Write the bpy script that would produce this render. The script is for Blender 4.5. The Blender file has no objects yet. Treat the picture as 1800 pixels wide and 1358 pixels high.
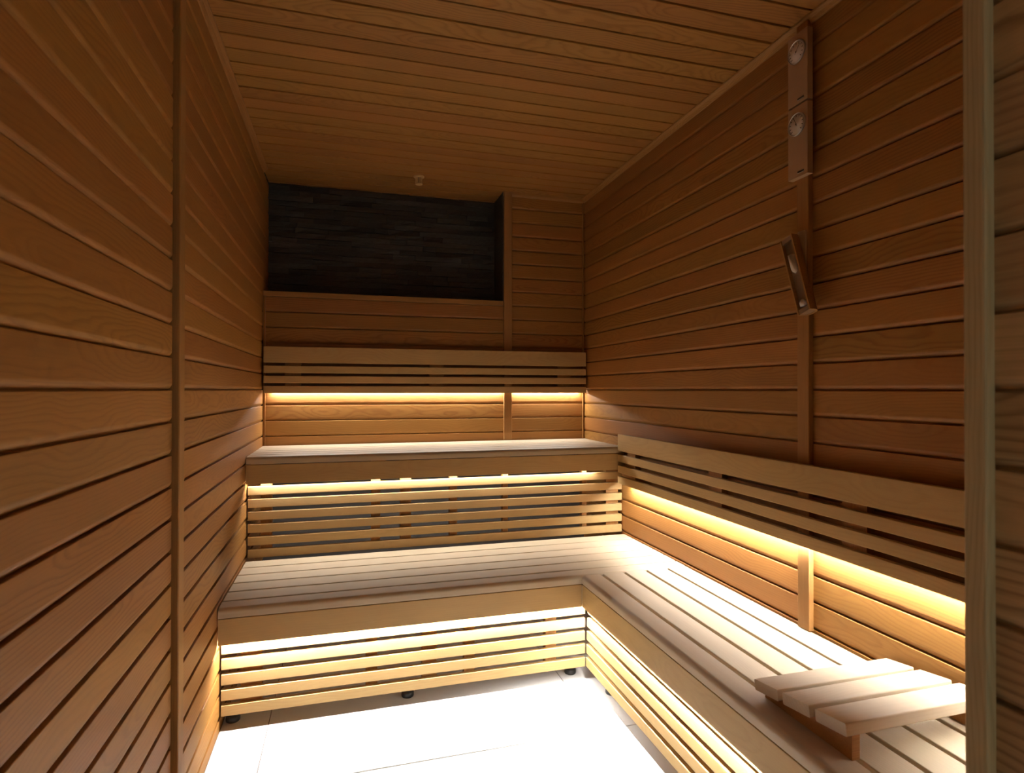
import bpy, bmesh, math, random
from mathutils import Vector, Matrix

scene = bpy.context.scene
random.seed(7)

# ------------------------------------------------------------------ camera, world, exposure
cam_data = bpy.data.cameras.new("camera")
cam = bpy.data.objects.new("camera", cam_data)
scene.collection.objects.link(cam)
cam_data.sensor_fit = 'HORIZONTAL'
cam_data.sensor_width = 36.0
cam_data.lens = 36.0 * 1023.0 / 1800.0
cam_data.clip_start = 0.02
YAW, PITCH, ROLL = 0.2764, 0.0058, -0.0008
cam.location = (0.0, 0.0, 1.2753)
cam.rotation_euler = (math.pi / 2 + PITCH, ROLL, -YAW)
cam_data.dof.use_dof = True
cam_data.dof.focus_distance = 2.7
cam_data.dof.aperture_fstop = 8.0
scene.camera = cam

world = bpy.data.worlds.new("world")
scene.world = world
world.use_nodes = True
bg = world.node_tree.nodes["Background"]
bg.inputs[0].default_value = (0.97, 1.0, 0.86, 1)
bg.inputs[1].default_value = 0.48          # the lit corridor outside the open doorway

scene.view_settings.view_transform = 'Standard'
scene.view_settings.look = 'None'
scene.view_settings.exposure = 0.0
scene.view_settings.gamma = 1.0
scene.view_settings.use_curve_mapping = False
scene.cycles.use_denoising = True
scene.cycles.max_bounces = 16
scene.cycles.diffuse_bounces = 10
scene.cycles.glossy_bounces = 6
scene.cycles.sample_clamp_indirect = 6.0

LED_COLOR = (1.0, 0.945, 0.875)
LED_POWER = dict(lower=430.0, right=430.0, upper=150.0, back=210.0, rest=370.0)

# ------------------------------------------------------------------ dimensions (metres)
XL, XR, YB, ZC = -0.455, 1.491, 3.532, 2.522
PITCHB = 0.088          # wall board pitch
G0 = 1.273              # one groove lies at eye height
NICHE_Y = 3.765
XQ, YQ = 0.7073, 0.505  # entry partition face and its end
YREAR = -0.75
BAT_R = (1.588, 1.640)
BAT_L = (1.774, 1.827)
ZL, ZU = 0.474, 0.960


# ------------------------------------------------------------------ materials
def new_mat(name):
    m = bpy.data.materials.new(name)
    m.use_nodes = True
    nt = m.node_tree
    b = nt.nodes["Principled BSDF"]
    return m, nt, b


def N(nt, t, **kw):
    n = nt.nodes.new(t)
    for k, v in kw.items():
        setattr(n, k, v)
    return n


def math_node(nt, op, a, b=None, clamp=False):
    n = nt.nodes.new("ShaderNodeMath")
    n.operation = op
    n.use_clamp = clamp
    for i, v in enumerate((a, b)):
        if v is None:
            continue
        if isinstance(v, (int, float)):
            n.inputs[i].default_value = v
        else:
            nt.links.new(v, n.inputs[i])
    return n.outputs[0]


def wood(name, early, late, ring=0.0065, contrast=0.8, vary=0.22, hue=0.012, rough=0.5, fibre=0.22, bump=0.15):
    """Flat-sawn timber: growth rings around a pith axis along local X, board to board variation."""
    m, nt, b = new_mat(name)
    L = nt.links
    tc = N(nt, "ShaderNodeTexCoord")
    oi = N(nt, "ShaderNodeObjectInfo")
    rnd = oi.outputs["Random"]
    sep = N(nt, "ShaderNodeSeparateXYZ")
    L.new(tc.outputs["Object"], sep.inputs[0])
    x, y, z = sep.outputs
    r1 = math_node(nt, 'FRACT', math_node(nt, 'MULTIPLY', rnd, 17.31))
    r2 = math_node(nt, 'FRACT', math_node(nt, 'MULTIPLY', rnd, 53.77))
    r3 = math_node(nt, 'FRACT', math_node(nt, 'MULTIPLY', rnd, 91.13))
    xo = math_node(nt, 'ADD', x, math_node(nt, 'MULTIPLY', rnd, 61.0))
    # slow wander of the pith
    cv = N(nt, "ShaderNodeCombineXYZ")
    L.new(math_node(nt, 'MULTIPLY', xo, 1.9), cv.inputs[0])
    L.new(math_node(nt, 'MULTIPLY', y, 4.0), cv.inputs[1])
    L.new(math_node(nt, 'MULTIPLY', z, 4.0), cv.inputs[2])
    n1 = N(nt, "ShaderNodeTexNoise")
    n1.inputs["Scale"].default_value = 1.0
    n1.inputs["Detail"].default_value = 2.5
    n1.inputs["Roughness"].default_value = 0.45
    L.new(cv.outputs[0], n1.inputs["Vector"])
    wander = math_node(nt, 'MULTIPLY', math_node(nt, 'SUBTRACT', n1.outputs[0], 0.5), 0.17)
    # fine ragged edge of the rings
    cv2 = N(nt, "ShaderNodeCombineXYZ")
    L.new(math_node(nt, 'MULTIPLY', xo, 14.0), cv2.inputs[0])
    L.new(math_node(nt, 'MULTIPLY', y, 60.0), cv2.inputs[1])
    L.new(math_node(nt, 'MULTIPLY', z, 60.0), cv2.inputs[2])
    n2 = N(nt, "ShaderNodeTexNoise")
    n2.inputs["Scale"].default_value = 1.0
    n2.inputs["Detail"].default_value = 2.0
    L.new(cv2.outputs[0], n2.inputs["Vector"])
    ragged = math_node(nt, 'MULTIPLY', math_node(nt, 'SUBTRACT', n2.outputs[0], 0.5), 0.006)
    dy = math_node(nt, 'ADD', math_node(nt, 'ADD', y, wander), math_node(nt, 'ADD', math_node(nt, 'MULTIPLY', r1, 0.09), 0.015))
    dz = math_node(nt, 'ADD', z, math_node(nt, 'MULTIPLY', math_node(nt, 'SUBTRACT', r2, 0.75), 0.22))
    rr = math_node(nt, 'SQRT', math_node(nt, 'ADD', math_node(nt, 'MULTIPLY', dy, dy), math_node(nt, 'MULTIPLY', dz, dz)))
    rr = math_node(nt, 'ADD', rr, ragged)
    fr = math_node(nt, 'FRACT', math_node(nt, 'DIVIDE', rr, ring))
    ramp = N(nt, "ShaderNodeValToRGB")
    e = ramp.color_ramp.elements
    e[0].position, e[0].color = 0.0, (0.35, 0.35, 0.35, 1)
    e[1].position, e[1].color = 1.0, (0.35, 0.35, 0.35, 1)
    for p, v in ((0.15, 0.0), (0.5, 0.12), (0.84, 1.0), (0.93, 0.9)):
        k = e.new(p)
        k.color = (v, v, v, 1)
    L.new(fr, ramp.inputs[0])
    # fibre streaks
    cv3 = N(nt, "ShaderNodeCombineXYZ")
    L.new(math_node(nt, 'MULTIPLY', xo, 5.0), cv3.inputs[0])
    L.new(math_node(nt, 'MULTIPLY', y, 330.0), cv3.inputs[1])
    L.new(math_node(nt, 'MULTIPLY', z, 330.0), cv3.inputs[2])
    n3 = N(nt, "ShaderNodeTexNoise")
    n3.inputs["Scale"].default_value = 1.0
    n3.inputs["Detail"].default_value = 2.0
    L.new(cv3.outputs[0], n3.inputs["Vector"])
    # blotches
    cv4 = N(nt, "ShaderNodeCombineXYZ")
    L.new(math_node(nt, 'MULTIPLY', xo, 3.0), cv4.inputs[0])
    L.new(math_node(nt, 'MULTIPLY', y, 14.0), cv4.inputs[1])
    L.new(math_node(nt, 'MULTIPLY', z, 14.0), cv4.inputs[2])
    n4 = N(nt, "ShaderNodeTexNoise")
    n4.inputs["Scale"].default_value = 1.0
    n4.inputs["Detail"].default_value = 3.0
    L.new(cv4.outputs[0], n4.inputs["Vector"])
    mix = N(nt, "ShaderNodeMix", data_type='RGBA')
    mix.inputs["A"].default_value = (*early, 1)
    mix.inputs["B"].default_value = (*late, 1)
    # some boards are quiet, some strongly figured
    strength = math_node(nt, 'MULTIPLY', math_node(nt, 'ADD', math_node(nt, 'MULTIPLY', r3, 0.75), 0.25), contrast)
    L.new(math_node(nt, 'MULTIPLY', ramp.outputs[0], strength), mix.inputs["Factor"])
    hsv = N(nt, "ShaderNodeHueSaturation")
    L.new(mix.outputs["Result"], hsv.inputs["Color"])
    val = math_node(nt, 'ADD', 1.0 - vary, math_node(nt, 'MULTIPLY', r2, 2 * vary))
    val = math_node(nt, 'MULTIPLY', val, math_node(nt, 'ADD', 1.0 - fibre, math_node(nt, 'MULTIPLY', n3.outputs[0], 2 * fibre)))
    val = math_node(nt, 'MULTIPLY', val, math_node(nt, 'ADD', 0.86, math_node(nt, 'MULTIPLY', n4.outputs[0], 0.28)))
    L.new(val, hsv.inputs["Value"])
    L.new(math_node(nt, 'ADD', 0.5 - hue, math_node(nt, 'MULTIPLY', r1, 2 * hue)), hsv.inputs["Hue"])
    L.new(hsv.outputs[0], b.inputs["Base Color"])
    b.inputs["Roughness"].default_value = rough
    b.inputs["Specular IOR Level"].default_value = 0.35
    bp = N(nt, "ShaderNodeBump")
    bp.inputs["Strength"].default_value = bump
    bp.inputs["Distance"].default_value = 0.0006
    L.new(math_node(nt, 'SUBTRACT', n3.outputs[0], math_node(nt, 'MULTIPLY', ramp.outputs[0], 0.6)), bp.inputs["Height"])
    L.new(bp.outputs[0], b.inputs["Normal"])
    return m


def plain(name, col, rough=0.5, metal=0.0, spec=0.5, noise=0.0, scale=20):
    m, nt, b = new_mat(name)
    b.inputs["Base Color"].default_value = (*col, 1)
    b.inputs["Roughness"].default_value = rough
    b.inputs["Metallic"].default_value = metal
    b.inputs["Specular IOR Level"].default_value = spec
    if noise:
        tc = N(nt, "ShaderNodeTexCoord")
        n = N(nt, "ShaderNodeTexNoise")
        n.inputs["Scale"].default_value = scale
        n.inputs["Detail"].default_value = 5
        nt.links.new(tc.outputs["Object"], n.inputs["Vector"])
        hsv = N(nt, "ShaderNodeHueSaturation")
        hsv.inputs["Color"].default_value = (*col, 1)
        nt.links.new(math_node(nt, 'ADD', 1 - noise, math_node(nt, 'MULTIPLY', n.outputs[0], 2 * noise)), hsv.inputs["Value"])
        nt.links.new(hsv.outputs[0], b.inputs["Base Color"])
    return m


CEDAR = wood("cedar_boards", (0.345, 0.162, 0.041), (0.215, 0.086, 0.018), ring=0.0085, contrast=0.62, vary=0.13, hue=0.006, fibre=0.13)
CEDAR_TRIM = wood("cedar_trim", (0.37, 0.19, 0.06), (0.26, 0.125, 0.035), ring=0.005, contrast=0.45, vary=0.06, hue=0.004)
PALE = wood("golden_alder", (0.52, 0.350, 0.150), (0.43, 0.27, 0.105), ring=0.009, contrast=0.35, vary=0.05, hue=0.004, fibre=0.07, rough=0.5, bump=0.05)
PALE_TOP = wood("pale_scrubbed_alder", (0.585, 0.485, 0.345), (0.505, 0.40, 0.265), ring=0.009, contrast=0.35, vary=0.05, hue=0.004, fibre=0.07, rough=0.5, bump=0.05)
ENTRY = wood("entry_cedar", (0.58, 0.40, 0.20), (0.30, 0.19, 0.085), ring=0.012, contrast=0.9, vary=0.18, hue=0.004, fibre=0.2)
POSTW = wood("entry_post_wood", (0.62, 0.50, 0.28), (0.48, 0.36, 0.18), ring=0.006, contrast=0.5, vary=0.03, hue=0.003, fibre=0.15)
BROWN = plain("brown_lacquered_wood", (0.46, 0.30, 0.175), 0.45, noise=0.06, scale=30)
TIMER_BROWN = plain("timer_brown", (0.27, 0.165, 0.095), 0.5, noise=0.05, scale=40)
SHADOW_GREY = plain("grey_backing_board", (0.062, 0.056, 0.05), 0.9, noise=0.15, scale=4)
TILE = plain("white_porcelain_tile", (0.80, 0.81, 0.82), 0.35, noise=0.02, scale=3)
GROUT = plain("grey_grout", (0.20, 0.19, 0.18), 0.9)
BLACK = plain("black_rubber", (0.015, 0.015, 0.015), 0.5)
ALU = plain("aluminium", (0.75, 0.75, 0.74), 0.35, metal=1.0)
DIAL = plain("white_dial", (0.90, 0.88, 0.84), 0.4)
INK = plain("dark_print", (0.04, 0.035, 0.03), 0.6)
SAND = plain("white_sand", (0.93, 0.93, 0.92), 0.8, noise=0.05, scale=400)
PLATE = plain("light_wood_plate", (0.60, 0.46, 0.29), 0.5, noise=0.06, scale=40)
BEIGE = plain("beige_plastic", (0.60, 0.42, 0.20), 0.6)
CABLE = plain("red_cable", (0.5, 0.06, 0.05), 0.5)


def make_slate():
    m, nt, b = new_mat("slate_stone")
    oi = N(nt, "ShaderNodeObjectInfo")
    tc = N(nt, "ShaderNodeTexCoord")
    n = N(nt, "ShaderNodeTexNoise")
    n.inputs["Scale"].default_value = 28
    n.inputs["Detail"].default_value = 6
    mp = N(nt, "ShaderNodeMapping")
    mp.inputs["Scale"].default_value = (1, 1, 4)
    nt.links.new(tc.outputs["Object"], mp.inputs[0])
    nt.links.new(mp.outputs[0], n.inputs["Vector"])
    ramp = N(nt, "ShaderNodeValToRGB")
    e = ramp.color_ramp.elements
    e[0].position, e[0].color = 0.0, (0.026, 0.027, 0.024, 1)
    e[1].position, e[1].color = 1.0, (0.058, 0.057, 0.050, 1)
    for p, c in ((0.35, (0.062, 0.062, 0.055)), (0.6, (0.052, 0.040, 0.031)), (0.8, (0.022, 0.023, 0.022))):
        k = e.new(p)
        k.color = (*c, 1)
    nt.links.new(oi.outputs["Random"], ramp.inputs[0])
    hsv = N(nt, "ShaderNodeHueSaturation")
    nt.links.new(ramp.outputs[0], hsv.inputs["Color"])
    nt.links.new(math_node(nt, "ADD", 0.2, n.outputs[0]), hsv.inputs["Value"])
    nt.links.new(hsv.outputs[0], b.inputs["Base Color"])
    b.inputs["Roughness"].default_value = 0.6
    bp = N(nt, "ShaderNodeBump")
    bp.inputs["Strength"].default_value = 0.6
    bp.inputs["Distance"].default_value = 0.004
    nt.links.new(n.outputs[0], bp.inputs["Height"])
    nt.links.new(bp.outputs[0], b.inputs["Normal"])
    return m


SLATE = make_slate()


def make_glass():
    """Thin clear glass: mostly see-through with a soft mirror sheen."""
    m, nt, b = new_mat("clear_glass")
    b.inputs["Base Color"].default_value = (0.95, 0.96, 0.96, 1)
    b.inputs["Roughness"].default_value = 0.08
    tr = N(nt, "ShaderNodeBsdfTransparent")
    tr.inputs[0].default_value = (0.97, 0.98, 0.98, 1)
    fz = N(nt, "ShaderNodeLayerWeight")
    fz.inputs["Blend"].default_value = 0.35
    mx = N(nt, "ShaderNodeMixShader")
    gl = N(nt, "ShaderNodeBsdfGlossy")
    gl.inputs["Roughness"].default_value = 0.08
    nt.links.new(math_node(nt, 'MULTIPLY', fz.outputs["Fresnel"], 0.22), mx.inputs[0])
    nt.links.new(tr.outputs[0], mx.inputs[1])
    nt.links.new(gl.outputs[0], mx.inputs[2])
    nt.links.new(mx.outputs[0], nt.nodes["Material Output"].inputs[0])
    return m


GLASS = make_glass()


def emitter(name, strength):
    m, nt, b = new_mat(name)
    b.inputs["Base Color"].default_value = (0.8, 0.8, 0.8, 1)
    b.inputs["Emission Color"].default_value = (*LED_COLOR, 1)
    b.inputs["Emission Strength"].default_value = strength
    return m


# ------------------------------------------------------------------ geometry helpers
COL = scene.collection
_mesh_cache = {}


def link(name, mesh, parent=None, loc=(0, 0, 0), rot=(0, 0, 0)):
    o = bpy.data.objects.new(name, mesh)
    COL.objects.link(o)
    o.location = loc
    o.rotation_euler = rot
    if parent is not None:
        o.parent = parent
    return o


def tag(o, label, cat, group=None, kind=None):
    o["label"] = label
    o["category"] = cat
    if group:
        o["group"] = group
    if kind:
        o["kind"] = kind
    return o


def thing(name, label, cat, loc=(0, 0, 0), group=None):
    o = bpy.data.objects.new(name, None)
    o.empty_display_size = 0.05
    COL.objects.link(o)
    o.location = loc
    return tag(o, label, cat, group)


def put(o, parent, world_loc, rot=(0, 0, 0)):
    """Parent to a thing whose origin is only translated, keeping a world position."""
    o.parent = parent
    o.location = Vector(world_loc) - (parent.location if parent else Vector())
    o.rotation_euler = rot
    return o


def prism(name, prof, length, mat, smooth=False):
    """Profile points (y, z), counter-clockwise seen from +X, extruded along local X from 0 to length."""
    key = (tuple((round(a, 5), round(b, 5)) for a, b in prof), round(length, 4), mat.name, smooth)
    if key in _mesh_cache:
        return _mesh_cache[key]
    n = len(prof)
    vs = [(0, y, z) for y, z in prof] + [(length, y, z) for y, z in prof]
    fs = [tuple(range(n - 1, -1, -1)), tuple(range(n, 2 * n))]
    for i in range(n):
        j = (i + 1) % n
        fs.append((i, j, n + j, n + i))
    me = bpy.data.meshes.new(name)
    me.from_pydata(vs, [], fs)
    bm = bmesh.new()
    bm.from_mesh(me)
    bmesh.ops.recalc_face_normals(bm, faces=bm.faces)
    bm.to_mesh(me)
    bm.free()
    me.materials.append(mat)
    if smooth:
        for p in me.polygons:
            p.use_smooth = len(p.vertices) == 4
    _mesh_cache[key] = me
    return me


def rounded_rect(y0, y1, z0, z1, r=0.003, seg=3, radii=None):
    """radii for corners (y0z0, y1z0, y1z1, y0z1)."""
    radii = radii or (r, r, r, r)
    pts = []
    corners = ((y0, z0, 180), (y1, z0, 270), (y1, z1, 0), (y0, z1, 90))
    for (cy, cz, a0), rad in zip(corners, radii):
        if rad <= 0:
            pts.append((cy, cz))
            continue
        sy = rad if cy == y0 else -rad
        sz = rad if cz == z0 else -rad
        k = seg if rad < 0.008 else 7
        for i in range(k + 1):
            a = math.radians(a0 + 90 * i / k)
            pts.append((cy + sy + rad * math.cos(a), cz + sz + rad * math.sin(a)))
    return pts


def bm_mesh(name, bm, mat, smooth=False):
    me = bpy.data.meshes.new(name)
    bmesh.ops.recalc_face_normals(bm, faces=bm.faces)
    bm.to_mesh(me)
    bm.free()
    me.materials.append(mat)
    if smooth:
        for p in me.polygons:
            p.use_smooth = True
    return me


def add_box(bm, x0, x1, y0, y1, z0, z1):
    vs = [bm.verts.new((x, y, z)) for x in (x0, x1) for y in (y0, y1) for z in (z0, z1)]
    for f in ((0, 1, 3, 2), (4, 6, 7, 5), (0, 4, 5, 1), (2, 3, 7, 6), (0, 2, 6, 4), (1, 5, 7, 3)):
        bm.faces.new([vs[i] for i in f])


def boxes(name, lst, mat):
    bm = bmesh.new()
    for b in lst:
        add_box(bm, *b)
    return bm_mesh(name, bm, mat)


def lathe(name, prof, mat, seg=24, axis='Z'):
    """prof: list of (radius, height)."""
    bm = bmesh.new()
    rings = []
    for r, h in prof:
        if r < 1e-6:
            rings.append([bm.verts.new((0, 0, h))])
        else:
            rings.append([bm.verts.new((r * math.cos(2 * math.pi * i / seg), r * math.sin(2 * math.pi * i / seg), h)) for i in range(seg)])
    for a, b in zip(rings, rings[1:]):
        for i in range(seg):
            j = (i + 1) % seg
            if len(a) == 1 and len(b) == 1:
                continue
            if len(a) == 1:
                bm.faces.new((a[0], b[j], b[i]))
            elif len(b) == 1:
                bm.faces.new((a[i], a[j], b[0]))
            else:
                bm.faces.new((a[i], a[j], b[j], b[i]))
    M = {'Z': Matrix(), 'X': Matrix.Rotation(math.pi / 2, 4, 'Y'), '-X': Matrix.Rotation(-math.pi / 2, 4, 'Y')}[axis]
    bmesh.ops.transform(bm, matrix=M, verts=bm.verts)
    me = bm_mesh(name, bm, mat)
    for p in me.polygons:
        p.use_smooth = True
    return me


ROT_BACK = (0, 0, 0)                       # faces -Y, runs +X
ROT_LEFT = (0, 0, math.pi / 2)             # faces +X, runs +Y
ROT_RIGHT = (0, 0, -math.pi / 2)           # faces -X, runs -Y
ROT_FRONT = (0, 0, math.pi)                # faces +Y, runs -X
ROT_CEIL = (math.pi / 2, 0, 0)             # faces -Z, runs +X, width towards -Y


def board_profile(h=PITCHB):
    return [(0.019, 0.0), (0.0120, 0.0), (0.0120, 0.0036), (0.0084, 0.0038), (0.0064, 0.0056), (0.0035, 0.0090),
            (0.0013, 0.0130), (0.0003, 0.0160), (0.0, 0.0180), (0.0, h - 0.0016), (0.0005, h - 0.0004), (0.0016, h), (0.019, h)]


def ceil_profile(h):
    return [(0.019, 0.0), (0.014, 0.0), (0.014, 0.0038), (0.0075, 0.0040), (0.0035, 0.0062), (0.0, 0.0100), (0.0, h - 0.0012), (0.0012, h), (0.019, h)]


def clad(parent, length, loc, rot, z_from, z_to, mat=None):
    """One child board for every course between two heights."""
    k = math.floor((z_from - G0) / PITCHB + 1e-6)
    while True:
        zb = G0 + k * PITCHB
        if zb >= z_to - 0.004:
            break
        top = min(zb + PITCHB, z_to)
        if zb < z_from - 1e-4:
            h = top - z_from
            prof = [(0.019, 0), (0, 0), (0, h - 0.0016), (0.0005, h - 0.0004), (0.0016, h), (0.019, h)]
            zb = z_from
        elif top - zb < 0.024:
            prof = [(0.019, 0), (0.003, 0), (0.003, top - zb), (0.019, top - zb)]
        else:
            prof = board_profile(top - zb)
        link("board", prism("board", prof, length, mat or CEDAR), parent, (loc[0], loc[1], zb), rot)
        k += 1


# ================================================================== THE SETTING
# floor: grout bed and large porcelain tiles
floor = link("floor", boxes("floor", [(XL - 0.05, XR + 0.05, YREAR, YB + 0.05, -0.06, -0.0025)], GROUT))
tag(floor, "white porcelain tiled floor between the benches", "floor", kind="structure")
TX, TY, J = 1.2, 0.6, 0.0035
xs = [XL] + [x for x in (-0.285, 0.915) if XL < x < XR] + [XR]
ys = [YREAR] + [2.015 + TY * k for k in range(-4, 3) if YREAR < 2.015 + TY * k < YB] + [YB]
for xa, xb in zip(xs, xs[1:]):
    for ya, yb in zip(ys, ys[1:]):
        h = J / 2
        w, dpt = xb - xa - J, yb - ya - J
        prof = [(0, -0.008), (dpt, -0.008), (dpt, -0.001), (dpt - 0.001, 0), (0.001, 0), (0, -0.001)]
        link("tile", prism("tile", prof, w, TILE), floor, (xa + h, ya + h, 0))

# left wall
wl = link("wall_left", boxes("wall_left", [(XL - 0.10, XL - 0.0188, YREAR, NICHE_Y + 0.04, -0.06, ZC + 0.08)], SHADOW_GREY))
tag(wl, "left wall of horizontal reddish cedar boards", "wall", kind="structure")
clad(wl, BAT_L[0] - 0.009 - YREAR, (XL, YREAR), ROT_LEFT, 0.0, 2.512)
clad(wl, NICHE_Y + 0.02 - BAT_L[1] + 0.004, (XL, BAT_L[1] - 0.004), ROT_LEFT, 0.0, 2.512)

# right wall
wr = link("wall_right", boxes("wall_right", [(XR + 0.0188, XR + 0.10, YQ - 0.02, YB + 0.30, -0.06, ZC + 0.08)], SHADOW_GREY))
tag(wr, "right wall of horizontal reddish cedar boards above the bench", "wall", kind="structure")
ymid = sum(BAT_R) / 2
clad(wr, YB - ymid, (XR, YB), ROT_RIGHT, 0.0, 2.512)
clad(wr, ymid - YQ, (XR, ymid), ROT_RIGHT, 0.0, 2.512)

# back wall with the stone niche left open
NX = 0.943
SILL_T = 1.832
wb = link("wall_back", boxes("wall_back", [
    (XL - 0.02, NX, YB + 0.0188, NICHE_Y + 0.06, -0.06, SILL_T - 0.03),
    (NX, XR + 0.02, YB + 0.0188, NICHE_Y + 0.06, -0.06, ZC + 0.08)], SHADOW_GREY))
tag(wb, "back wall of cedar boards below and beside the stone niche", "wall", kind="structure")
clad(wb, 0.972 - XL, (XL, YB), ROT_BACK, 0.92, SILL_T - 0.03)
clad(wb, XR - 0.972, (0.972, YB), ROT_BACK, 0.92, 2.512)

# niche clad in dark split-face slate
wn = link("wall_niche", boxes("wall_niche", [
    (XL - 0.02, NX + 0.02, NICHE_Y + 0.012, NICHE_Y + 0.06, SILL_T - 0.05, ZC + 0.05)], SLATE))
tag(wn, "recessed wall panel of stacked dark slate strips", "stone panel", kind="structure")
row_h = 0.0315
nrow = int(round((ZC + 0.01 - (SILL_T - 0.02)) / row_h))
srnd = random.Random(3)
stone_meshes = []
for k in range(14):
    w = 0.085 + 0.018 * k
    bm = bmesh.new()
    hh = row_h - 0.0014
    q = [srnd.uniform(-0.005, 0.004) for _ in range(6)]
    front = [bm.verts.new((w * i / 2, q[i + 3 * j] - (0.004 if i == 1 else 0), hh * j)) for j in range(2) for i in range(3)]
    back = [bm.verts.new((w * i / 2, 0.02, hh * j)) for j in range(2) for i in range(3)]
    for i in range(2):
        bm.faces.new((front[i], front[i + 1], front[i + 4], front[i + 3]))
        bm.faces.new((front[i], back[i], back[i + 1], front[i + 1]))
        bm.faces.new((front[i + 3], front[i + 4], back[i + 4], back[i + 3]))
    bm.faces.new((front[0], front[3], back[3], back[0]))
    bm.faces.new((front[2], back[2], back[5], front[5]))
    stone_meshes.append((w, bm_mesh("stone", bm, SLATE)))
for r in range(nrow):
    x = XL - srnd.uniform(0.0, 0.08)
    while x < NX:
        w, me = stone_meshes[srnd.randrange(len(stone_meshes))]
        link("stone", me, wn, (x, NICHE_Y - srnd.uniform(0.0, 0.014), SILL_T - 0.012 + r * row_h))
        x += w + 0.0012
# right cheek of the niche
jm = boxes("jamb", [(NX - 0.001, NX + 0.012, YB + 0.002, NICHE_Y + 0.01, SILL_T - 0.02, ZC + 0.01)], SLATE)
link("jamb", jm, wn)

# ceiling
ce = link("ceiling", boxes("ceiling", [(XL - 0.10, XR + 0.10, YREAR, NICHE_Y + 0.06, ZC + 0.0188, ZC + 0.10)], SHADOW_GREY))
tag(ce, "ceiling of narrow cedar boards running side to side", "ceiling", kind="structure")
CP = 0.094
k0 = math.floor((YREAR - 2.039) / CP)
y = 2.039 + k0 * CP
while y < NICHE_Y + 0.02:
    y1 = y + CP
    link("board", prism("board", ceil_profile(CP), XR - XL, CEDAR), ce, (XL, y1, ZC - random.uniform(0.0, 0.0022)), ROT_CEIL)
    y = y1

# entry partition on the right of the camera, its end wall and the doorway behind
wp = link("wall_entry", boxes("wall_entry", [(XQ + 0.0188, XR + 0.10, YREAR, YQ - 0.0188, -0.06, ZC + 0.08)], SHADOW_GREY))
tag(wp, "entry partition of wide-grained boards at the right edge beside the pale post", "wall", kind="structure")
clad(wp, YQ - YREAR, (XQ, YQ), ROT_RIGHT, 0.0, ZC, ENTRY)
wf = link("wall_front", boxes("wall_front", [(XQ + 0.02, XR + 0.02, YQ - 0.0189, YQ - 0.0186, 0.0, ZC)], SHADOW_GREY))
tag(wf, "short boarded wall behind the pale post facing the benches", "wall", kind="structure")
clad(wf, XR - XQ - 0.02, (XR, YQ), ROT_FRONT, 0.0, ZC)
wd = link("wall_rear", boxes("wall_rear", [
    (XL - 0.10, XL + 0.12, YREAR - 0.10, YREAR, -0.06, ZC + 0.08),
    (0.60, XR + 0.10, YREAR - 0.10, YREAR, -0.06, ZC + 0.08),
    (XL + 0.12, 0.60, YREAR - 0.10, YREAR, 2.10, ZC + 0.08)], CEDAR))
tag(wd, "wall with the open doorway behind the viewer", "wall", kind="structure")

# ------------------------------------------------------------------ trims
trim_no = [0]


def trim(prof, length, loc, rot, label, mat=CEDAR_TRIM):
    trim_no[0] += 1
    o = link("trim_%d" % trim_no[0], prism("trim", prof, length, mat, False), None, loc, rot)
    tag(o, label, "trim", kind="structure")
    return o


UP = lambda face: {'left': Matrix(((0, -1, 0), (0, 0, -1), (1, 0, 0))),}[face]


def vertical(length, prof, base, facing, label, mat=CEDAR_TRIM):
    """Upright batten; local x is up, local -y is the visible face, local z runs along the wall."""
    face = {'left': Vector((1, 0, 0)), 'right': Vector((-1, 0, 0)), 'back': Vector((0, -1, 0))}[facing]
    ex = Vector((0, 0, 1))
    ey = -face
    ez = ex.cross(ey)
    M = Matrix((ex, ey, ez)).transposed()
    return trim(prof, length, base, M.to_euler(), label, mat)


# left batten: ez for 'left' = (0,0,1)x(-1,0,0) = (0,-1,0)
vertical(ZC, [(-0.0135, 0.0), (-0.016, 0.0025), (-0.016, 0.0505), (-0.0135, 0.053), (0.0185, 0.053), (0.0185, 0.0045), (-0.0003, 0.0045), (-0.0003, 0.0)], (XL, BAT_L[1], 0.0), 'left', "upright cedar batten on the left wall")
# right batten: ez = (0,0,1)x(1,0,0) = (0,1,0)
vertical(ZC - ZL - 0.004, rounded_rect(-0.018, -0.0002, 0, BAT_R[1] - BAT_R[0], radii=(0.003, 0, 0, 0.003)), (XR, BAT_R[0], ZL + 0.003), 'right', "upright cedar batten on the right wall behind the sand timer")
# back batten: ez = (0,0,1)x(0,1,0) = (-1,0,0)
vertical(ZC - ZU - 0.004, rounded_rect(-0.015, -0.0002, 0, 0.052, radii=(0.002, 0, 0, 0.002)), (0.998, YB, ZU + 0.003), 'back', "upright cedar batten beside the stone niche")
# corner beads of the back wall
qr = lambda r: [(0, 0)] + [(-r * math.cos(a), r * math.sin(a)) for a in [math.radians(90 * i / 6) for i in range(7)]]
vertical(SILL_T - ZU - 0.036, [(-0.0002, 0.0002), (-0.0002, 0.013), (-0.009, 0.011), (-0.013, 0.0002)], (XL + 0.0135, YB, ZU + 0.003), 'back', "slim corner bead in the left back corner")
vertical(ZC - ZU - 0.03, [(-0.0002, 0.0), (-0.0002, 0.0125), (-0.013, 0.0125), (-0.009, 0.002)], (XR - 0.0002, YB, ZU + 0.003), 'back', "slim corner bead in the right back corner")
# sill under the niche
trim(rounded_rect(-0.012, NICHE_Y - YB - 0.012, -0.029, 0, r=0.002), NX - XL - 0.002, (XL + 0.001, YB, SILL_T), ROT_BACK, "cedar sill along the bottom of the stone niche")
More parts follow.
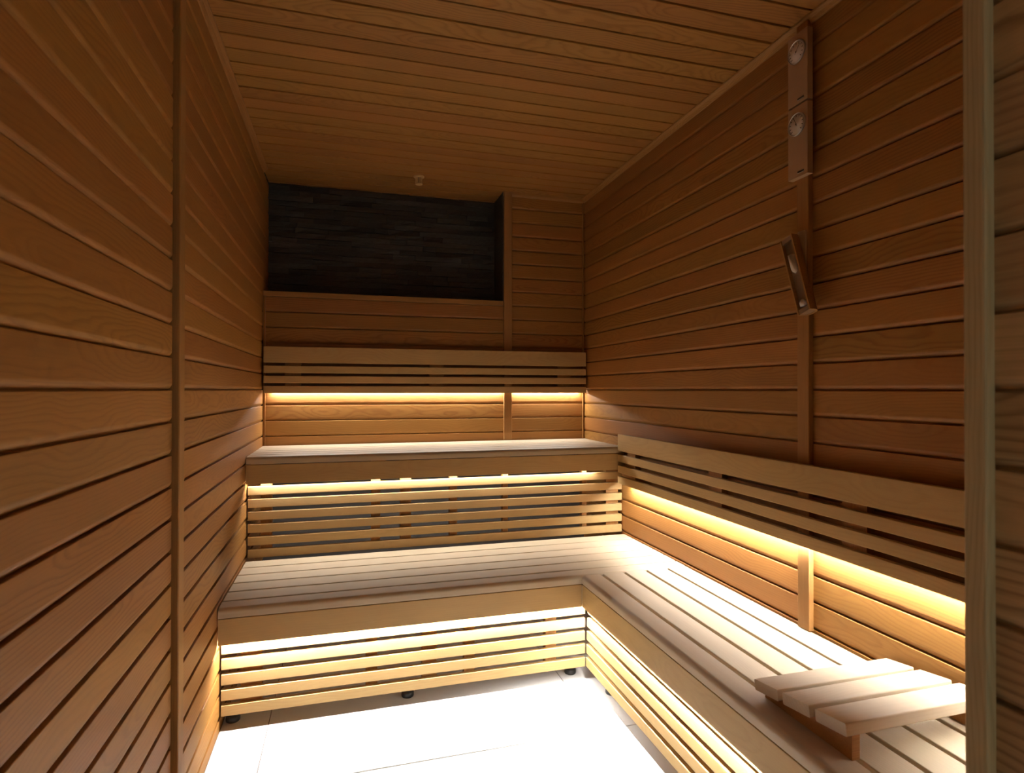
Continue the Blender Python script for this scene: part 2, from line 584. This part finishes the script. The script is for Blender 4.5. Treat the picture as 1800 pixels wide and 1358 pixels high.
# head trim above the boards right of the niche
trim([(-0.0002, 0), (-0.0002, 0.026), (-0.016, 0.026), (-0.014, 0.010), (-0.005, 0.0)], XR - NX, (NX, YB, ZC - 0.0265), ROT_BACK, "ceiling moulding above the boards right of the niche")
# ceiling coves left and right
cove = [(-0.0002, 0.0), (-0.006, 0.0), (-0.009, 0.004), (-0.013, 0.011), (-0.020, 0.016), (-0.024, 0.019), (-0.024, 0.0258), (-0.0002, 0.0258)]
trim(cove, NICHE_Y - YREAR - 0.26, (XL, YREAR + 0.02, ZC - 0.026), ROT_LEFT, "ceiling cove along the left wall")
trim(cove, YB - YQ - 0.004, (XR, YB - 0.002, ZC - 0.026), ROT_RIGHT, "ceiling cove along the right wall")
# pale post at the end of the entry partition
PF, P0, P1 = 0.6945, 0.4857, 0.5115
vertical(ZC - 0.001, [(-0.0128, 0.0), (-0.0002, 0.0), (0.040, 0.0255 - 0.006), (0.040, 0.0258), (-0.0128, 0.0258)][:0] or rounded_rect(-(XQ - PF), -0.0002, 0, P1 - P0, radii=(0.0045, 0, 0, 0.002)), (XQ, P0, 0.0), 'right', "pale upright corner post at the right edge of the view", POSTW)

# ================================================================== BENCHES
SL_T = 0.030


def part(parent, name, prof, length, loc, rot, mat=PALE, smooth=False):
    if name in ("seat_slat", "slat"):
        mat = PALE_TOP
    o = link(name, prism(name, prof, length, mat, smooth))
    return put(o, parent, loc, rot)


def flat_slat(w, t=SL_T, nose=None):
    """Seat slat: local z is up (top at 0), local y runs across."""
    radii = (0.003, 0.003, 0.003, 0.003) if not nose else (0.002, 0.003, 0.003, 0.016)
    return rounded_rect(0, w, -t, 0, radii=radii)


def riser_profile(h, t=0.020):
    return rounded_rect(0, t, 0, h, r=0.0025)


ROT_NEG = ROT_RIGHT


# ---- upper bench -------------------------------------------------------
YUF = 2.950
ub = thing("upper_bench", "upper pale slatted bench across the back of the room", "bench", (0.5 * (XL + XR), 3.24, 0.0))
L_ = XR - XL - 0.006
edges = [YUF, 3.052, 3.148, 3.244, 3.340, 3.436, YB - 0.002]
for i, (a, b_) in enumerate(zip(edges, edges[1:])):
    w = b_ - a - 0.011
    part(ub, "seat_slat", flat_slat(w, nose=(i == 0), t=0.034 if i == 0 else SL_T), L_, (XL + 0.003, a, ZU), ROT_BACK, smooth=False)
part(ub, "fascia", rounded_rect(0, 0.014, 0, 0.0895, r=0.0015), L_, (XL + 0.003, YUF, 0.833), ROT_BACK)
YUR = 2.982
for i in range(6):
    part(ub, "riser_slat", riser_profile(0.0405), L_ - 0.004, (XL + 0.007, YUR, 0.480 + 0.0592 * i), ROT_BACK)
for xa, w in ((-0.395, 0.05), (0.118, 0.045), (0.262, 0.055), (0.515, 0.04), (0.800, 0.03), (1.255, 0.028), (1.400, 0.075)):
    part(ub, "riser_post", rounded_rect(0, 0.035, 0, w, r=0.001), 0.44, (xa + w, YUR + 0.0205, 0.478), (Matrix(((0, 0, -1), (0, 1, 0), (1, 0, 0)))).to_euler(), CEDAR_TRIM)
for xa in (-0.44, 0.15, 0.80, 1.42):
    part(ub, "bearer", rounded_rect(0, 0.040, -0.06, 0, r=0.001), 0.52, (xa, 3.526, ZU - 0.0345), ROT_NEG, CEDAR_TRIM)

# ---- lower bench across the back --------------------------------------
YLF = 2.347
lb = thing("lower_bench", "lower pale slatted bench running across in front of the upper bench", "bench", (0.5 * (XL + XR), 2.65, 0.0))
XF = 0.985
edges = [2.340, 2.4285, 2.535, 2.642, 2.749, 2.856, 2.962]
for i, (a, b_) in enumerate(zip(edges, edges[1:])):
    w = b_ - a - 0.009
    if i == 0:
        # nosing up to the inner corner, plain edge where the side bench butts on
        part(lb, "seat_slat", flat_slat(w, t=0.036, nose=True), XR - XL - 0.008, (XL + 0.004, a, ZL), ROT_BACK)
    else:
        part(lb, "seat_slat", flat_slat(w), XR - XL - 0.008, (XL + 0.004, a, ZL), ROT_BACK)
part(lb, "fascia", rounded_rect(0, 0.014, 0, 0.0955, r=0.0015), 0.9785 - XL - 0.004, (XL + 0.004, 2.3405, 0.3395), ROT_BACK)
YLR = 2.386
for i in range(5):
    part(lb, "riser_slat", riser_profile(0.0405), 1.012 - XL - 0.007, (XL + 0.007, YLR, 0.057 + 0.0575 * i), ROT_BACK)
for xa, w in ((-0.385, 0.075), (0.075, 0.045), (0.300, 0.06), (0.475, 0.045), (0.835, 0.05)):
    part(lb, "riser_post", rounded_rect(0, 0.035, 0, w, r=0.001), 0.35, (xa + w, YLR + 0.0205, 0.062), (Matrix(((0, 0, -1), (0, 1, 0), (1, 0, 0)))).to_euler(), CEDAR_TRIM)
for xa in (-0.43, 0.25, 0.93):
    part(lb, "bearer", rounded_rect(0, 0.040, -0.06, 0, r=0.001), 0.56, (xa, 2.98, ZL - 0.0365), ROT_NEG, CEDAR_TRIM)
foot_me = lathe("foot", [(0.0, 0.0), (0.024, 0.0), (0.026, 0.004), (0.026, 0.017), (0.021, 0.023), (0.012, 0.026), (0.012, 0.060), (0.0, 0.060)], BLACK, 20)
for x_, y_ in ((-0.420, 2.462), (0.247, 2.462), (0.972, 2.462)):
    put(link("foot", foot_me), lb, (x_, y_, 0.0))

# ---- side bench along the right wall ----------------------------------
sb = thing("side_bench", "pale slatted bench along the right wall with the headrest on it", "bench", (1.24, 1.42, 0.0))
YS0, YS1 = YQ + 0.006, 2.338
LS = YS1 - YS0
xe = [0.9785, 1.069, 1.1755, 1.282, 1.3885, XR - 0.002]
for i, (a, b_) in enumerate(zip(xe, xe[1:])):
    aa = a + (0.0 if i == 0 else 0.0065)
    bb = b_ - (0.0065 if i < 4 else 0.003)
    w = bb - aa
    # ROT_RIGHT: local x -> -Y, local y -> +X
    part(sb, "seat_slat", flat_slat(w, nose=(i == 0), t=0.036 if i == 0 else SL_T), LS, (aa, YS1, ZL), ROT_RIGHT)
part(sb, "fascia", rounded_rect(0, 0.014, 0, 0.0955, r=0.0015), 2.339 - YS0, (0.979, 2.339, 0.3395), ROT_RIGHT)
XRS = 1.026
for i in range(5):
    part(sb, "riser_slat", riser_profile(0.0405), 2.384 - YS0, (XRS - 0.0022 * (4 - i), 2.388, 0.057 + 0.0575 * i), ROT_RIGHT)
for ya, w in ((2.20, 0.06), (1.62, 0.06), (1.05, 0.06), (0.58, 0.05)):
    part(sb, "riser_post", rounded_rect(0, 0.035, 0, w, r=0.001), 0.35, (XRS + 0.021, ya, 0.062), (Matrix(((0, 1, 0), (0, 0, 1), (1, 0, 0)))).to_euler(), CEDAR_TRIM)
for ya in (2.20, 1.62, 1.05, 0.56):
    part(sb, "bearer", rounded_rect(0, 0.040, -0.06, 0, r=0.001), 0.43, (1.05, ya, ZL - 0.0365), ROT_BACK, CEDAR_TRIM)
for y_ in (2.25, 1.40, 0.62):
    put(link("foot", foot_me), sb, (1.075, y_, 0.0))

# ================================================================== BACKRESTS
# back wall backrest
YK = 3.467
bk = thing("slatted_backrest", "slatted wooden backrest on the back wall above the upper bench", "backrest", (0.52, YK, 1.256), "backrests")
XK0, XK1 = XL + 0.012, XR - 0.014
zs = [(1.2560, 0.040), (1.3125, 0.040), (1.3690, 0.040), (1.4260, 0.090)]
for i, (z_, h_) in enumerate(zs):
    part(bk, "back_slat", riser_profile(h_, 0.020), XK1 - XK0, (XK0, YK, z_), ROT_BACK)
UPB = (Matrix(((0, 0, -1), (0, 1, 0), (1, 0, 0)))).to_euler()
for xa in (-0.335, 0.475, 1.290):
    part(bk, "support", rounded_rect(0, 0.0445, 0, 0.085, r=0.001), 0.215, (xa + 0.085, YK + 0.0202, 1.292), UPB, CEDAR_TRIM)

# right wall backrest
XK = 1.4445
rk = thing("slatted_backrest", "long slatted wooden backrest on the right wall above the side bench", "backrest", (XK, 1.7, 0.759), "backrests")
zs = [(0.7590, 0.0415), (0.8195, 0.040), (0.8790, 0.040), (0.9395, 0.0915)]
for z_, h_ in zs:
    part(rk, "back_slat", riser_profile(h_, 0.018), 2.944 - YS0, (XK, 2.944, z_), ROT_RIGHT)
UPR = (Matrix(((0, 1, 0), (0, 0, 1), (1, 0, 0)))).to_euler()
for ya in (2.775, 2.040, 1.355, 0.70):
    part(rk, "support", rounded_rect(0, 0.0280, 0, 0.09, r=0.001), 0.225, (XK + 0.0182, ya, 0.795), UPR, CEDAR_TRIM)

# unseen shelves added to stop strip light leaking up behind the backrests
for xa, xb in ((XL + 0.015, 0.945), (0.999, XR - 0.015)):
    part(bk, "light_blocker", rounded_rect(0, YB - YK - 0.021, 0, 0.010, r=0.001), xb - xa, (xa, YK + 0.0203, 1.2760), ROT_BACK, CEDAR_TRIM)
for ya, yb in ((2.940, BAT_R[1] + 0.001), (BAT_R[0] - 0.001, YS0 + 0.002)):
    part(rk, "light_blocker", rounded_rect(0, XR - XK - 0.019, 0, 0.010, r=0.001), ya - yb, (XK + 0.0183, ya, 0.7760), ROT_RIGHT, CEDAR_TRIM)

# ================================================================== LED STRIPS


def led(label, length, loc, rot, strength, width=0.008):
    """Aluminium channel with a glowing diffuser under it; local x along the strip, light goes down."""
    t = thing("led_strip", label, "light strip", loc, "warm white led strips")
    t.rotation_euler = rot
    link("channel", prism("channel", [(-width / 2 - 0.001, 0.0), (width / 2 + 0.001, 0.0), (width / 2 + 0.001, 0.007), (-width / 2 - 0.001, 0.007)], length, ALU), t)
    link("diffuser", prism("diffuser", [(-width / 2, -0.002), (width / 2, -0.002), (width / 2, -0.0001), (-width / 2, -0.0001)], length, emitter("led_diffuser", strength)), t)
    return t


led("warm led strip under the front of the lower bench", 0.985 - XL - 0.02, (XL + 0.01, 2.3610, 0.3445), ROT_BACK, LED_POWER['lower'])
led("warm led strip under the front of the side bench", 2.36 - YS0, (0.9995, 2.36, 0.3445), ROT_RIGHT, LED_POWER['right'])
led("warm led strip under the front of the upper bench", 1.76, (XL + 0.012, 2.9735, 0.8410), ROT_BACK, LED_POWER['upper'])
led("warm led strip behind the back wall backrest, the long run left of the batten", 0.940 - XL - 0.045, (XL + 0.045, 3.5200, 1.2640), ROT_BACK, LED_POWER['back'])
led("warm led strip behind the back wall backrest, the short run right of the batten", XR - 0.035 - 1.004, (1.004, 3.5200, 1.2640), ROT_BACK, LED_POWER['back'])
led("warm led strip behind the right wall backrest", 2.86 - YS0, (1.4680, 2.86, 0.7665), ROT_RIGHT, LED_POWER['rest'])

# ================================================================== HEADREST
HX0, HX1 = 1.032, 1.470
slope = math.atan2(0.0415, 0.29)
hr = thing("headrest", "sloping three-slat wooden headrest lying on the side bench", "headrest", (1.25, 1.15, ZL))
for yn, yf in ((1.011, 1.097), (1.1145, 1.2005), (1.217, 1.302)):
    zt = 0.5588 - (yn - 1.011) * math.tan(slope)
    # ROT_BACK: local x -> X, local y -> Y ; tilt about X so the far edge sinks
    part(hr, "slat", rounded_rect(0, (yf - yn) / math.cos(slope), -0.027, 0, r=0.003), HX1 - HX0, (HX0, yn, zt), (-slope, 0, 0))
for xw in (1.052, 1.425):
    bm = bmesh.new()
    yn, yf = 1.0135, 1.285
    zn = 0.5588 - 0.0275 - (yn - 1.011) * math.tan(slope) - 0.0005
    zf = zn - (yf - yn) * math.tan(slope)
    pts = [(yn, ZL + 0.0005), (yn, zn), (yf, zf), (yf, ZL + 0.0005)]
    a = [bm.verts.new((0, p[0] - yn, p[1] - ZL)) for p in pts]
    b_ = [bm.verts.new((0.021, p[0] - yn, p[1] - ZL)) for p in pts]
    bm.faces.new(a)
    bm.faces.new(b_)
    for i in range(4):
        j = (i + 1) % 4
        bm.faces.new((a[i], a[j], b_[j], b_[i]))
    put(link("wedge", bm_mesh("wedge", bm, CEDAR_TRIM)), hr, (xw, yn, ZL))

# ================================================================== GAUGES
XGF, XGB = 1.451, XR - 0.0185


def gauge(name, label, z0, z1, zc, needle_deg, major, minor):
    y0, y1 = 1.567, 1.655
    t = thing(name, label, name, (XGB, 0.5 * (y0 + y1), z0))
    # vertical block, slightly rounded front edges
    M = Matrix(((0, 1, 0), (0, 0, 1), (1, 0, 0)))
    part(t, "body", rounded_rect(-(XGB - XGF), -0.0002, 0, y1 - y0, radii=(0.002, 0, 0, 0.002)), z1 - z0, (XGB, y0, z0), M.to_euler(), BROWN)
    yc = 1.6125
    r = 0.0375
    dial = put(link("dial", lathe("dial", [(0, 0.0035), (r - 0.002, 0.0035), (r - 0.002, 0.0), (0, 0)], DIAL, 40, '-X')), t, (XGF - 0.0002, yc, zc))
    bez = link("bezel", lathe("bezel", [(r - 0.0028, 0.0036), (r - 0.0022, 0.0056), (r - 0.0006, 0.0062), (r + 0.0006, 0.0045), (r + 0.0008, 0.0), (r - 0.0019, 0.0)], ALU, 40, '-X'), dial)
    bm = bmesh.new()
    def tick(ang, ra, rb, w, x=-0.0038):
        c, s_ = math.cos(ang), math.sin(ang)
        q = [(-w, ra), (w, ra), (w, rb), (-w, rb)]
        lo = [bm.verts.new((x, u * c - v * s_, u * s_ + v * c)) for u, v in q]
        hi = [bm.verts.new((x + 0.0004, u * c - v * s_, u * s_ + v * c)) for u, v in q]
        bm.faces.new(lo)
        bm.faces.new(hi[::-1])
        for i in range(4):
            j = (i + 1) % 4
            bm.faces.new((lo[i], hi[i], hi[j], lo[j]))
    for i in range(major):
        tick(math.radians(-135 + 270 * i / (major - 1)), r * 0.66, r * 0.82, 0.0011)
    for i in range(minor):
        tick(math.radians(-135 + 270 * i / (minor - 1)), r * 0.80, r * 0.90, 0.0004)
    link("tick_marks", bm_mesh("tick_marks", bm, INK), dial)
    bm = bmesh.new()
    tick(math.radians(needle_deg), -r * 0.2, r * 0.70, 0.0007, -0.0048)
    bmesh.ops.create_circle(bm, cap_ends=True, segments=14, radius=0.003, matrix=Matrix.Translation((-0.0050, 0, 0)) @ Matrix.Rotation(math.pi / 2, 4, 'Y'))
    link("needle", bm_mesh("needle", bm, INK), dial)
    # slot with bright lip near the lower corner
    put(link("slot", boxes("slot", [(-0.0006, 0.004, 0.0, 0.028, 0.0, 0.006)], INK)), t, (XGF, y0 + 0.016, z0 + 0.012))
    put(link("slot_lip", boxes("slot_lip", [(-0.0012, 0.002, 0.0, 0.028, -0.002, 0.0)], ALU)), t, (XGF, y0 + 0.016, z0 + 0.012))
    return t


gauge("thermometer", "brown wall thermometer with round white dial, the upper of two", 2.233, 2.4705, 2.409, 40, 11, 29)
gauge("hygrometer", "brown wall hygrometer with round white dial, the lower of two", 1.9885, 2.2265, 2.1655, -24, 11, 51)

# ================================================================== SAND TIMER
TX0, TXB = 1.420, XR - 0.0185
tilt = math.radians(-17.4)    # rotation about X: top leans away along +Y
tcx, tcy, tcz = TX0, 1.5918, 1.6575
LEN, WID = 0.2735, 0.0565
st = thing("sand_timer", "tilted sand timer in a rounded wooden holder on the right wall", "sand timer", (TXB, tcy, tcz))
put(link("backplate", boxes("backplate", [(-0.006, -0.0003, -0.017, 0.017, -0.075, 0.152)], PLATE)), st, (TXB, 1.612, 1.6575))


def tparts(name, me):
    """local: x = wall normal (front at 0, wall side +), y across, z along the holder."""
    return put(link(name, me), st, (tcx, tcy, tcz), (tilt, 0, 0))


def half_shell():
    bm = bmesh.new()
    out, inn = [], []
    D = 0.045
    n = 16
    prof_o = [(-math.cos(math.pi * i / n) * WID / 2, math.sin(math.pi * i / n) ** 0.6 * D) for i in range(n + 1)]
    k = 0.80
    prof_i = [(a * k, b * k - 0.0) for a, b in prof_o]
    rows = []
    for z in (-LEN / 2, LEN / 2):
        rows.append(([bm.verts.new((b, a, z)) for a, b in prof_o], [bm.verts.new((b, a, z)) for a, b in prof_i]))
    (o0, i0), (o1, i1) = rows
    for i in range(n):
        bm.faces.new((o0[i], o0[i + 1], o1[i + 1], o1[i]))
        bm.faces.new((i0[i], i1[i], i1[i + 1], i0[i + 1]))
        bm.faces.new((o0[i], i0[i], i0[i + 1], o0[i + 1]))
        bm.faces.new((o1[i], o1[i + 1], i1[i + 1], i1[i]))
    for e_ in (0, n):
        bm.faces.new((o0[e_], o1[e_], i1[e_], i0[e_]))
    return bm_mesh("holder", bm, CEDAR_TRIM)


tparts("holder", half_shell())
for s_ in (-1, 1):
    bm = bmesh.new()
    n = 14
    k = 0.79
    prof = [(-math.cos(math.pi * i / n) * WID / 2 * k, math.sin(math.pi * i / n) ** 0.6 * 0.045 * k) for i in range(n + 1)]
    za, zb = sorted((s_ * (LEN / 2 - 0.001), s_ * (LEN / 2 - 0.017)))
    lo = [bm.verts.new((b + 0.003, a, za)) for a, b in prof]
    hi = [bm.verts.new((b + 0.003, a, zb)) for a, b in prof]
    bm.faces.new(lo)
    bm.faces.new(hi)
    for i in range(n + 1):
        j = (i + 1) % (n + 1)
        bm.faces.new((lo[i], lo[j], hi[j], hi[i]))
    tparts("end_block", bm_mesh("end_block", bm, TIMER_BROWN))
bm = bmesh.new()
add_box(bm, 0.013, 0.016, -WID / 2 * 0.80, WID / 2 * 0.80, -LEN / 2 + 0.017, LEN / 2 - 0.017)
tparts("inner_panel", bm_mesh("inner_panel", bm, TIMER_BROWN))
R_ = 0.0125
H_ = 0.116


def glass_prof(R, H):
    return [(0.0, -H), (R * 0.9, -H), (R, -H + 0.003), (R, -0.020), (R * 0.75, -0.010), (0.0022, -0.0015), (0.0022, 0.0015), (R * 0.75, 0.010), (R, 0.020), (R, H - 0.003), (R * 0.9, H), (0.0, H)]


def along(me_name, prof, mat, dx=0.0065):
    me = lathe(me_name, prof, mat, 20)
    for v in me.vertices:
        v.co.x += dx
    return me


tparts("glass_tube", along("glass_tube", glass_prof(R_, H_), GLASS))
r_ = R_ * 0.9
s_top = tparts("sand", along("sand", [(0, 0.004), (r_ * 0.72, 0.012), (r_, 0.021), (r_, 0.070), (0, 0.072)], SAND))
s_bot = tparts("sand", along("sand", [(0, -H_ + 0.002), (r_, -H_ + 0.003), (r_, -H_ + 0.014), (r_ * 0.4, -H_ + 0.024), (0, -H_ + 0.025)], SAND))
put(link("pivot", lathe("pivot", [(0, 0), (0.007, 0), (0.007, 0.012), (0, 0.012)], ALU, 16, '-X')), st, (TXB - 0.004, tcy, tcz))

# ================================================================== CEILING SENSOR
cs = thing("ceiling_sensor", "small beige vented sensor on the ceiling before the stone niche", "sensor", (0.402, 3.415, ZC))
put(link("flange", lathe("flange", [(0, 0), (0.031, 0), (0.031, -0.005), (0.026, -0.009), (0, -0.009)][::-1], BEIGE, 24)), cs, (0.402, 3.415, ZC - 0.0002))
put(link("core", lathe("core", [(0, -0.009), (0.013, -0.009), (0.013, -0.043), (0, -0.043)][::-1], INK, 20)), cs, (0.402, 3.415, ZC - 0.0002))
fin = boxes("fin", [(-0.0022, 0.0022, 0.014, 0.020, -0.043, -0.009)], BEIGE)
for i in range(12):
    put(link("fin", fin), cs, (0.402, 3.415, ZC - 0.0002), (0, 0, 2 * math.pi * i / 12))
put(link("cap", lathe("cap", [(0, -0.043), (0.0205, -0.043), (0.0205, -0.047), (0.015, -0.050), (0, -0.050)][::-1], BEIGE, 24)), cs, (0.402, 3.415, ZC - 0.0002))
